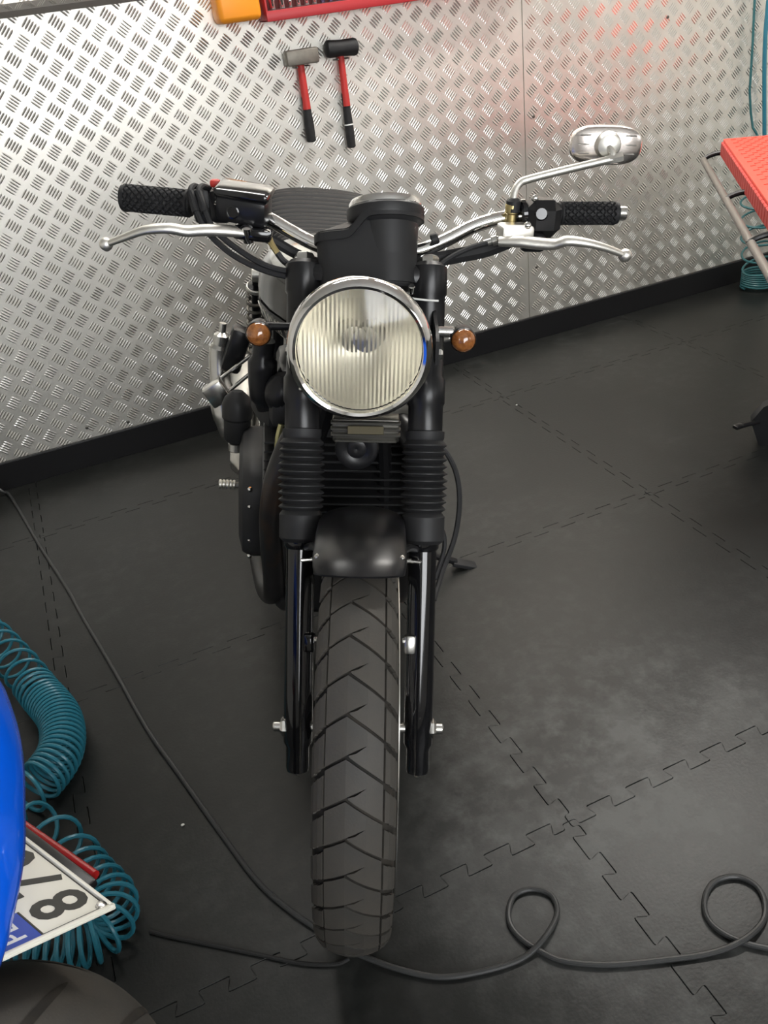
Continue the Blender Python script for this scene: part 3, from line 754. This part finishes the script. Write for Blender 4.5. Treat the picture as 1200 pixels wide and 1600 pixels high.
# left-hand furniture seen beside the fork
MB().tube(cr([(-.160, .50, .800), (-.163, .50, .76), (-.160, .50, .70), (-.150, .50, .665)], 5), [.020]*5+[.027]*7+[.022]*3+[.012], 16).build('ignition_coil', SATK, bike)
MB().box((-.140, .56, .66), (.06, .14, .10), .012, (0, 0, .25)).build('air_injection_box', MATG, bike)
cb_ = MB().lathe([(.026, 0), (.030, .006), (.030, .05), (.034, .055), (.034, .085), (.028, .10), (.012, .115)], (-.212, .75, .475), (0, .1, 1), 24, (True, True)).build('carburettor', PLASTK, bike)
MB().ccyl((-.214, .742, .452), (-.214, .744, .474), .018, .003, 16).build('float_bowl', STEEL, cb_)
MB().box((-.217, .885, .640), (.046, .05, .105), .010, (0, .3, 0)).build('battery_cover', SATK, bike)
MB().tube(cr([(-.246, .90, .695), (-.250, .90, .660), (-.256, .90, .610), (-.250, .885, .530), (-.238, .87, .470), (-.215, .86, .420)], 6), [.008]*5+[.018]*4+[.024]*8+[.030]*7+[.028]*4+[.02]*3, 18).build('heat_shield', STEEL, bike)
pf = MB().box((-.259, .835, .552), (.048, .030, .052), .004, (0, -.95+.35, 0)).build('pillion_footrest', STEEL, bike)
MB().cyl((-.248, .838, .588), (-.185, .845, .640), .0045, None, 10).build('footrest_rod', CHROME, pf)
MB().cyl((-.230, .838, .558), (-.178, .845, .604), .0045, None, 10).build('footrest_rod', CHROME, pf)
# swingarm, rear wheel
for s in (-1, 1):
    MB().tube([Vector((s*.10, .95, .32)), Vector((s*.125, 1.2, .31)), Vector((s*.125, 1.52, .325))], .021, 12).build('swingarm', SATK, bike)
RA = Vector((0, 1.49, .325))
pr = [(.235, -.035), (.245, -.05), (.27, -.062)]
for i in range(-9, 10):
    a = i/9*1.4; pr.append((.325-.045*(1-math.cos(a)), .066*math.sin(a)))
pr += [(.27, .062), (.245, .05), (.235, .035)]
MB().lathe(pr, RA, (1, 0, 0), 72).build('rear_tyre', TYRE, bike)
rr_ = MB().lathe([(.24, -.045), (.246, -.046), (.232, -.03), (.224, 0), (.232, .03), (.246, .046), (.24, .045), (.220, 0), (.24, -.045)], RA, (1, 0, 0), 56).build('rear_rim', STEEL, bike)
MB().lathe([(0, -.09), (.02, -.09), (.05, -.04), (.03, 0), (.05, .04), (.02, .09), (0, .09)], RA, (1, 0, 0), 24).build('rear_hub', DKMET, bike)
for k in range(16):
    o = link('spoke', spk, rr_); o.matrix_local = Matrix.Translation(RA) @ Matrix.Rotation(2*math.pi*k/16, 4, 'X') @ Matrix.Rotation(math.pi if k % 2 else 0, 4, 'Z')
# side stand
ssd = MB().tube(cr([(.13, .74, .24), (.19, .77, .19), (.29, .81, .125), (.36, .823, .096)], 5), .009, 10).build('side_stand', SATK, bike)
MB().box((.385, .824, .0865), (.07, .032, .012), .003, (0, .2072, 0)).build('stand_foot', RUBK, ssd)

# ------------------------------------------------------------------ things on the wall
PLF = WP-.004
hm = empty('club_hammer', (.955, PLF, .92))
MB().box((.005, -.026, .252), (.108, .044, .044), .006).build('head', HEADST, hm)
MB().tube([(0, -.022, .10), (.0, -.022, .15), (0, -.023, .25)], [.0135, .0125, .0115], 14).build('handle', RED, hm)
MB().lathe([(.012, 0), (.0155, .003), (.0160, .05), (.0135, .10), (.0135, .135), (.012, .140)], (0, -.020, 0), (0, 0, 1), 16, (True, True)).build('grip', RUBK, hm)
for q in (-.02, .022): MB().ccyl((q, 0, .224), (q, -.05, .226), .0025, .001, 8).build('wall_peg', DKMET, hm)
tag(hm, 'steel-headed club hammer with red and black handle on tread plate wall', 'hammer', 'hammers hung on the wall')
hm = empty('rubber_mallet', (1.094, PLF, .879))
MB().lathe([(.018, -.054), (.024, -.050), (.0262, -.042), (.0245, -.02), (.024, 0), (.0245, .02), (.0262, .042), (.024, .050), (.018, .054)], (.004, -.030, .300), (1, 0, -.05), 28, (True, True)).build('head', RUBK, hm)
MB().tube([(0, -.024, .13), (.0, -.024, .2), (0, -.027, .29)], [.0125, .0115, .0105], 14).build('handle', RED, hm)
MB().lathe([(.011, 0), (.0145, .003), (.015, .06), (.0130, .11), (.0130, .165), (.012, .170)], (0, -.021, 0), (0, 0, 1), 16, (True, True)).build('grip', RUBK, hm)
MB().lathe([(.0149, 0), (.0154, .001), (.0154, .003), (.0149, .004)], (0, -.021, .07), (.0, .05, 1), 16).build('grip_band', WHITE, hm)
for q in (-.018, .018): MB().ccyl((q, 0, .268), (q, -.05, .270), .0025, .001, 8).build('wall_peg', DKMET, hm)
tag(hm, 'black rubber mallet with red and black handle on tread plate wall', 'hammer', 'hammers hung on the wall')
# red socket tray
ty = empty('socket_tray', (.85, PLF, 1.28))
MB().box((.46, -.045, .003), (.92, .09, .006), .002).build('tray_floor', REDT, ty)
MB().box((.46, -.088, .014), (.92, .006, .028), .002).build('front_lip', REDT, ty)
MB().box((.003, -.045, .05), (.006, .09, .10), .002).build('tray_side', REDT, ty)
MB().box((.917, -.045, .05), (.006, .09, .10), .002).build('tray_side', REDT, ty)
MB().box((.46, -.004, .07), (.92, .006, .14), .002).build('tray_back', mat('tray_dark', (.10, .02, .02), .5), ty)
MB().box((.46, -.045, .026), (.90, .06, .008), .002).build('socket_rail', mat('rail_dark', (.05, .012, .012), .5), ty)
tag(ty, 'red metal tray holding sockets fixed to the tread plate wall', 'tool tray')
sk = []
for i in range(18):
    r = [.0105, .011, .007, .009, .010, .0095][i % 6] if i < 6 else .0085; h = [.042, .046, .026, .036, .034, .036][i % 6] if i < 6 else .034
    x = .85+.035+i*.0265+(.004 if i else 0)
    o = MB().lathe([(r*.8, 0), (r*.85, .002), (r*.85, h*.45), (r, h*.55), (r, h-.002), (r*.86, h), (r*.7, h-.004), (0, h-.006)], (0, 0, 0), (0, 0, 1), 16, (True, False)).build('socket', CHROME if i < 6 else mat('socket_violet', (.20, .14, .26), .3, .9), None)
    o.location = (x, PLF-.050, 1.28+.030)
    if i < 6: tag(o, ['tall chrome socket at the left end of the red tray', 'tallest chrome socket, second from the left end of the red tray', 'shortest chrome socket in the red tray', 'grey-chrome socket, fourth from the left end of the red tray', 'chrome socket, fifth from the left end of the red tray', 'chrome socket, sixth from the left end of the red tray'][i], 'socket', 'sockets in the red tray')
    else: tag(o, 'small dark violet socket further along the red tray', 'socket', 'dark sockets in the red tray')
# orange case
oc = empty('orange_box', (.772, PLF, 1.288))
MB().box((0, -.046, .062), (.132, .092, .120), .016, seg=3).build('case', ORANGE, oc)
MB().box((0, -.047, .118), (.136, .094, .012), .005).build('case_seam', ORANGE, oc)
tag(oc, 'orange plastic box on the wall beside the red socket tray', 'box')
# tread plate ledge
lg = empty('wall_ledge', (-.60, PLF, 1.378))
EXT = Matrix(((0, 0, 1, 0), (1, 0, 0, 0), (0, 1, 0, 0), (0, 0, 0, 1)))
MB().prism([(0, .015), (-.022, .015), (-.032, .033), (0, .033)], -.20, 1.22, EXT).build('ledge_face', mat('dull_aluminium', (.46, .43, .39), .5, .25), lg, 20)
MB().prism([(0, 0), (-.021, .015), (0, .015)], -.20, 1.22, EXT).build('ledge_underside', mat('ledge_grey', (.24, .22, .20), .6), lg, 20)
lb = MB()
for k in range(46):
    x = -.18+k*.0305
    for q in range(3):
        o = (q-1)*.006; sg = 1 if k % 2 else -1
        lb.tube([(x+o-.006*sg, -.0245, .0185), (x+o+.006*sg, -.0305, .0295)], .0011, 5)
tag(lb.build('tread_bars', ALUBAR, lg), kind='stuff')
tag(lg, 'narrow tread plate ledge across the top left of the wall', 'ledge')

# ------------------------------------------------------------------ cord and thin black line on the floor
def flat(pts, z): return [(p[0], p[1], z if len(p) < 3 else p[2]) for p in pts]
CR = .0048
pts = [(-.47, 2.914, .30), (-.40, 2.905, .10), (-.352, 2.88, .02), (-.328, 2.846), (-.262, 2.467), (-.204, 2.164), (-.178, 2.0), (-.131, 1.729), (-.093, 1.493), (-.055, 1.329), (-.015, 1.156), (.021, 1.013), (.055, .932), (.088, .873), (.115, .826), (.146, .786), (.189, .741), (.239, .703), (.306, .68), (.366, .671), (.413, .68, .0105), (.455, .707), (.467, .735), (.459, .755), (.438, .769), (.412, .770), (.390, .752), (.379, .727), (.383, .698), (.398, .668), (.421, .638), (.479, .601), (.562, .567), (.629, .544), (.684, .535, .0105), (.736, .547), (.764, .572), (.772, .600), (.757, .626), (.722, .636), (.690, .624), (.668, .600), (.664, .575), (.677, .545), (.705, .515), (.78, .46), (.9, .40)]
co = MB().tube(cr(flat(pts, CR), 7), CR, 10).build('power_cord', CORDM); tag(co, 'black cord running past the front tyre and looping twice on the floor', 'cord')
pts = [(-.174, 1.006, .0035), (-.15, .985, .0035), (-.101, .946), (-.018, .88), (.044, .83), (.094, .802), (.118, .800)]  # thin matt black tube laid along the floor up to the tyre
co = MB().tube(cr(flat(pts, .0035), 6), .0034, 8).build('thin_line', mat('line_black', (.010, .010, .010), .7)); tag(co, 'thin matt black line from the teal hose to the front tyre', 'cable')

# ------------------------------------------------------------------ coiled teal air hoses
def coil(path, turns, rad, r, phase=0, per=20, dens=None, lead_in=None, lead_out=None):
    P = cr(path, 24); L = [0]
    for a, b in zip(P[:-1], P[1:]): L.append(L[-1]+(b-a).length)
    out = []; N = turns*per
    xs = np.array([(p.x, p.y, p.z) for p in P]); L = np.array(L)/L[-1]
    for i in range(N+1):
        f = i/N; g_ = f if dens is None else np.interp(f, dens[0], dens[1])
        c = Vector([np.interp(g_, L, xs[:, k]) for k in range(3)])
        c1 = Vector([np.interp(min(1, g_+.01), L, xs[:, k]) for k in range(3)]); c0 = Vector([np.interp(max(0, g_-.01), L, xs[:, k]) for k in range(3)])
        t = (c1-c0).normalized(); up = Vector((0, 0, 1)) if abs(t.z) < .8 else Vector((0, 1, 0)); e1 = t.cross(up).normalized(); e2 = e1.cross(t)
        rr = rad if not callable(rad) else rad(f); a = 2*math.pi*turns*f+phase
        out.append(c+(e1*math.cos(a)+e2*math.sin(a))*rr)
    if lead_in: out = [Vector(p) for p in lead_in]+out
    if lead_out: out = out+[Vector(p) for p in lead_out]
    return out
HR = .044; hz = HR+.0045
path = [(-.50, 2.12, hz), (-.42, 2.03, hz), (-.345, 1.84, hz), (-.300, 1.70, hz), (-.262, 1.575, hz), (-.272, 1.47, hz), (-.330, 1.40, hz), (-.40, 1.36, hz), (-.40, 1.31, hz), (-.330, 1.295, hz), (-.285, 1.22, hz), (-.250, 1.13, hz), (-.222, 1.06, hz), (-.240, 1.015, hz), (-.300, 1.02, hz), (-.38, 1.06, hz)]
dn = ([0, .14, .20, .58, .63, .70, .76, 1], [0, .30, .345, .53, .60, .78, .85, 1])
h1 = MB().tube(coil(path, 58, HR, .0042, 0, 22, dn), .0042, 7).build('coiled_air_hose', TEAL); tag(h1, 'teal coiled air hose lying on the floor beside the blue motorcycle', 'hose')
pw = [(3.02, 2.80, .030), (2.97, 2.76, .030), (2.90, 2.80, .030), (2.885, 2.83, .030)]
hpts = coil([(2.875, 2.80, .012), (2.875, 2.80, .09), (2.85, 2.80, .22), (2.83, 2.81, .42), (2.84, 2.83, .60)], 14, .062, .0042, 0, 22, ([0, .5, 1], [0, .12, 1]), None, [(2.87, 2.88, .63), (2.86, 2.90, .66), (2.845, 2.905, .72), (2.828, 2.905, .80), (2.818, 2.905, .97), (2.806, 2.905, 1.12), (2.80, 2.905, 1.5)])
h2 = MB().tube(hpts, .0048, 8).build('hanging_air_hose', TEALD); tag(h2, 'teal air hose hanging down the wall and coiled behind the red lift', 'hose')
h3 = MB().tube(cr([(2.87, 2.905, 1.5), (2.875, 2.905, 1.1), (2.884, 2.905, .94), (2.92, 2.905, .7), (2.96, 2.90, .45), (3.02, 2.88, .2), (3.06, 2.86, .02)], 6), .0085, 10).build('thick_air_hose', mat('blue_hose', (.03, .17, .24), .35)); tag(h3, 'thick blue-green hose at the right edge of the wall', 'hose')

# ------------------------------------------------------------------ red topped lift at the right
LZ = .72
A0 = Vector((2.405, 2.575, 0)); dn_ = Vector((-.580, -.815, 0)).normalized(); rt = Vector((-dn_.y, dn_.x, 0))
rt = rt if rt.x > 0 else -rt
lift = empty('lift_table', A0, (0, 0, math.atan2(rt.y, rt.x)))
# local frame: x to the right, -y towards the camera
tp = MB().box((.21, -.58, LZ-.006), (.42, 1.16, .012), .004).build('table_top', REDM, lift)
for k in range(28):
    MB().box((-.001, -.022-k*.0405, LZ-.033), (.012, .0375, .048), .003, seg=1).build('side_rib', REDD, tp)
MB().box((.21, -.58, LZ-.034), (.408, 1.148, .046), .003).build('table_frame', REDD, lift)
studm = MB().box((0, 0, 0), (.020, .006, .0025), .001, (0, 0, .5), 1).mesh('tread_stud', REDM)
st_n = 0
for i in range(9):
    for j in range(33):
        o = link('tread_stud', studm, tp); o.location = (.030+i*.035+(j % 2)*.0175, -.03-j*.033, LZ+.001); st_n += 1
MB().tube([(-.062, .012, LZ-.07), (-.052, -1.40, LZ-.07)], .0115, 12).build('side_rail', GREYT, lift)
for y in (.010, -.62, -1.1):
    MB().tube(cr([(.03, y+.004, LZ-.056), (-.01, y+.012, LZ-.052), (-.045, y+.008, LZ-.060), (-.062, y, LZ-.07)], 5), .0085, 10).build('rail_arm', SATK, lift)
for (x, y) in ((.26, -.30), (.38, -.30), (.26, -1.05), (.38, -1.05)):
    MB().box((x, y, (LZ-.07+.03)/2), (.04, .04, LZ-.10), .004).build('leg', SATK, lift)
MB().box((.32, -.66, .02), (.18, 1.0, .04), .006).build('base_frame', SATK, lift)
tag(lift, 'lift table with bright red studded top and grey side rail', 'lift table')
bpy.context.view_layer.update()
PXF = lift.matrix_world.inverted() @ Matrix.Translation((1.872, 1.738, 0))
pb = MB(PXF); pb.prism([(.0, 0), (.16, 0), (.16, .10), (.05, .16), (.0, .13), (-.03, .08)], -.02, .02, Matrix(((.75, 0, .66, 0), (-.66, 0, .75, 0), (0, 1, 0, 0), (0, 0, 0, 1))))
pbo = pb.build('pedal_bracket', SATK, lift)
MB(PXF).ccyl((.02, -.01, .08), (-.075, .0, .08), .007, .002, 10).build('pedal_rod', SATK, pbo)
MB(PXF).box((-.085, .004, .080), (.03, .022, .012), .004).build('pedal_pad', SATK, pbo)
MB(PXF).ball((.035, -.075, .07), .012, 12).build('pivot_bolt', CHROME, pbo)

# ------------------------------------------------------------------ blue motorcycle, tail end only in view
HB = Vector((-.861, -.509, 0)); BB = Vector((-.509, .861, 0)); KP = Vector((-.132, .646, .541))
B0 = KP+BB*.06; B0.z = 0
bb = empty('blue_motorcycle', B0)
tag(bb, 'bright blue motorcycle seen at its tail with a white number plate', 'motorcycle')
FB = Matrix(((HB.x, BB.x, 0, 0), (HB.y, BB.y, 0, 0), (0, 0, 1, 0), (0, 0, 0, 1)))   # local s, t, z
def B_(): return MB(FB)
RC = Vector((.325, -.035, .312))
pr = [(.215, -.065), (.225, -.080), (.25, -.090)]
for i in range(-10, 11):
    a = i/10*1.42; pr.append((.312-.060*(1-math.cos(a)), .0915*math.sin(a)))
pr += [(.25, .090), (.225, .080), (.215, .065)]
rt_ = B_().lathe(pr, RC, (0, 1, 0), 80).build('rear_tyre', TYRE, bb)
def groove(th0, th1, u0, u1, name='tyre_groove'):
    g_ = B_(); n = 14; L_, R_ = [], []
    for i in range(n+1):
        f = i/n; th = th0+(th1-th0)*f; u = u0+(u1-u0)*f**.8; w = .0034*math.sin(math.pi*min(1, max(.06, f)))**.5+.0006
        def pt(du):
            a = (u+du)*1.42; rr = .3127-.060*(1-math.cos(a)); return RC+Vector((-rr*math.cos(th), .0922*math.sin(a), rr*math.sin(th)))
        L_.append(pt(-w/.09)); R_.append(pt(w/.09))
    g_.grid([[a, b] for a, b in zip(L_, R_)], False, (False, False))
    return g_.build(name, TYREG, rt_)
for k in range(12):
    t = k*2*math.pi/12
    groove(t+.55, t+.10, -.75, -.10); groove(t+.80, t+.42, .70, .12); groove(t+.33, t+.18, -.9, -.62)
B_().lathe([(.20, -.07), (.215, -.072), (.212, -.05), (.19, 0), (.212, .05), (.215, .072), (.20, .07), (.17, 0), (.20, -.07)], RC, (0, 1, 0), 48).build('rear_rim', SATK, bb)
for k in range(5):
    a = 2*math.pi*k/5; B_().tube([RC+Vector((math.cos(a)*.03, 0, math.sin(a)*.03)), RC+Vector((math.cos(a)*.19, 0, math.sin(a)*.19))], [.025, .018], 8).build('wheel_spoke', SATK, bb)
B_().ccyl(RC+Vector((0, -.12, 0)), RC+Vector((0, .12, 0)), .03, .003, 20).build('rear_hub', SATK, bb)
for s in (-1, 1):
    B_().tube([RC+Vector((0, s*.12, 0)), RC+Vector((.30, s*.11, .02)), RC+Vector((.55, s*.09, .06))], [.025, .03, .035], 12).build('swingarm', SATK, bb)
# tail fairing: outline of its rear edge follows the tail, lofted upward
OUT = [(-.20, .40), (-.13, .29), (-.095, .215), (-.074, .175), (-.052, .118), (-.020, .052), (.019, -.010), (.055, -.062), (.099, -.110), (.128, -.133), (.20, -.165), (.34, -.20), (.60, -.22)]
OUT = [(.60, .16), (.40, .20), (.20, .225), (.05, .230), (-.045, .215), (-.072, .182), (-.052, .118), (-.020, .052), (.019, -.010), (.055, -.062), (.099, -.110), (.128, -.133), (.20, -.165), (.34, -.185), (.60, -.17)]
def tail_ring(z, k, ds=0):
    c = Vector((.30, .02)); out = []
    for (s, t) in [tuple(p)[:2] for p in cr([(a, b, 0) for a, b in OUT], 4)]:
        p = c+(Vector((s, t))-c)*k; out.append(Vector((p.x+ds, p.y, z)))
    return out
B_().grid([tail_ring(.60, .80, .06), tail_ring(.635, .90, .03), tail_ring(.672, .975, .008), tail_ring(.692, .998), tail_ring(.702, 1.0), tail_ring(.716, .992), tail_ring(.745, .955), tail_ring(.785, .88, .008), tail_ring(.825, .76, .03), tail_ring(.85, .60, .05)], True, (True, True)).build('tail_fairing', BLUE, bb, 30)
B_().box((.42, .0, .868), (.36, .20, .05), .02, seg=3).build('pillion_seat', SEATM, bb)
B_().box((.62, 0, .52), (.30, .20, .40), .04).build('subframe', SATK, bb)
B_().box((.36, .03, .635), (.34, .16, .03), .01, (0, -.05, 0)).build('tail_undertray', SATK, bb)
# plate: local axes a (text up: forwards and up), b (text right)
tau = .53; va = Vector((math.cos(tau), 0, math.sin(tau))); vb = Vector((0, 1, 0)); vn = Vector((-math.sin(tau), 0, math.cos(tau)))
ok = Vector((0, -.06, KP.z))
PX = Matrix(((vb.x, va.x, vn.x, ok.x), (vb.y, va.y, vn.y, ok.y), (vb.z, va.z, vn.z, ok.z), (0, 0, 0, 1)))
def plate(name, ma, c, size, bev=0, par=None, ang=35):
    me = MB().box(c, size, bev).mesh(name, ma, ang); me.transform(FB @ PX); return link(name, me, par or bb)
np_ = plate('number_plate', PLATEW, (.095, .075, -.001), (.19, .15, .003), .001)
for (c, s) in (((.095, .0035, .001), (.19, .005, .004)), ((.0035, .075, .001), (.005, .15, .004)), ((.1865, .075, .001), (.005, .15, .004)), ((.095, .1465, .001), (.19, .005, .004))):
    plate('plate_border', PLATEW, c, s, .0015, np_)
plate('country_band', PLATEB, (.029, .113, .0007), (.046, .058, .0008), 0, np_)
plate('plate_line', PLATEK, (.029, .0825, .0007), (.046, .002, .0009), 0, np_)
plate('plate_line', PLATEK, (.095, .0075, .0007), (.178, .0012, .0009), 0, np_); plate('plate_line', PLATEK, (.0075, .045, .0007), (.0012, .074, .0009), 0, np_)
def ptext(t, x, y, size, ma, sx=1.0):
    link('lettering', text_mesh(t, size, .0003, ma, FB @ PX @ Matrix.Translation((x, y, .0009)) @ Matrix.Diagonal((sx, 1, 1, 1)), 'lettering', size*.016), np_)
ptext('8', .020, .014, .086, PLATEK, .86); ptext('7', .068, .014, .086, PLATEK, .86); ptext('0', .116, .014, .086, PLATEK, .86)
ptext('PL', .012, .096, .030, WHITE)
for (x, y) in ((.010, .012), (.18, .012)):
    me = MB().lathe([(.006, 0), (.0055, .0025), (.003, .004)], (x, y, .001), (0, 0, 1), 14, (True, True)).mesh('plate_rivet', STEEL); me.transform(FB @ PX); link('plate_rivet', me, np_)
plate('plate_holder', SATK, (.095, .075, -.008), (.17, .13, .010), .003)
B_().tube([(-.0235, .027, .500), (-.022, .10, .500), (-.020, .175, .500)], .0062, 12).build('red_reflector', REDL, bb)
B_().box((.010, .10, .502), (.06, .17, .012), .004).build('reflector_bar', SATK, bb)
B_().tube(cr([(.02, .04, .510), (.14, .035, .575), (.30, .02, .64)], 5), .020, 10).build('plate_arm', SATK, bb)

# crumbs on the floor
for (x, y) in ((1.02, .72), (-.075, 1.20), (1.415, 2.42)):
    o = MB().ball((x, y, .003), .0032, 7, (1.2, .8, .8)).build('grit_crumb', PEBBLE)
    tag(o, {1.02: 'pale crumb on the mat right of the cord loops', -.075: 'tiny pale crumb on the mat beside the straight cord', 1.415: 'pale crumb on the mat near the wall skirting'}[x], 'crumb')
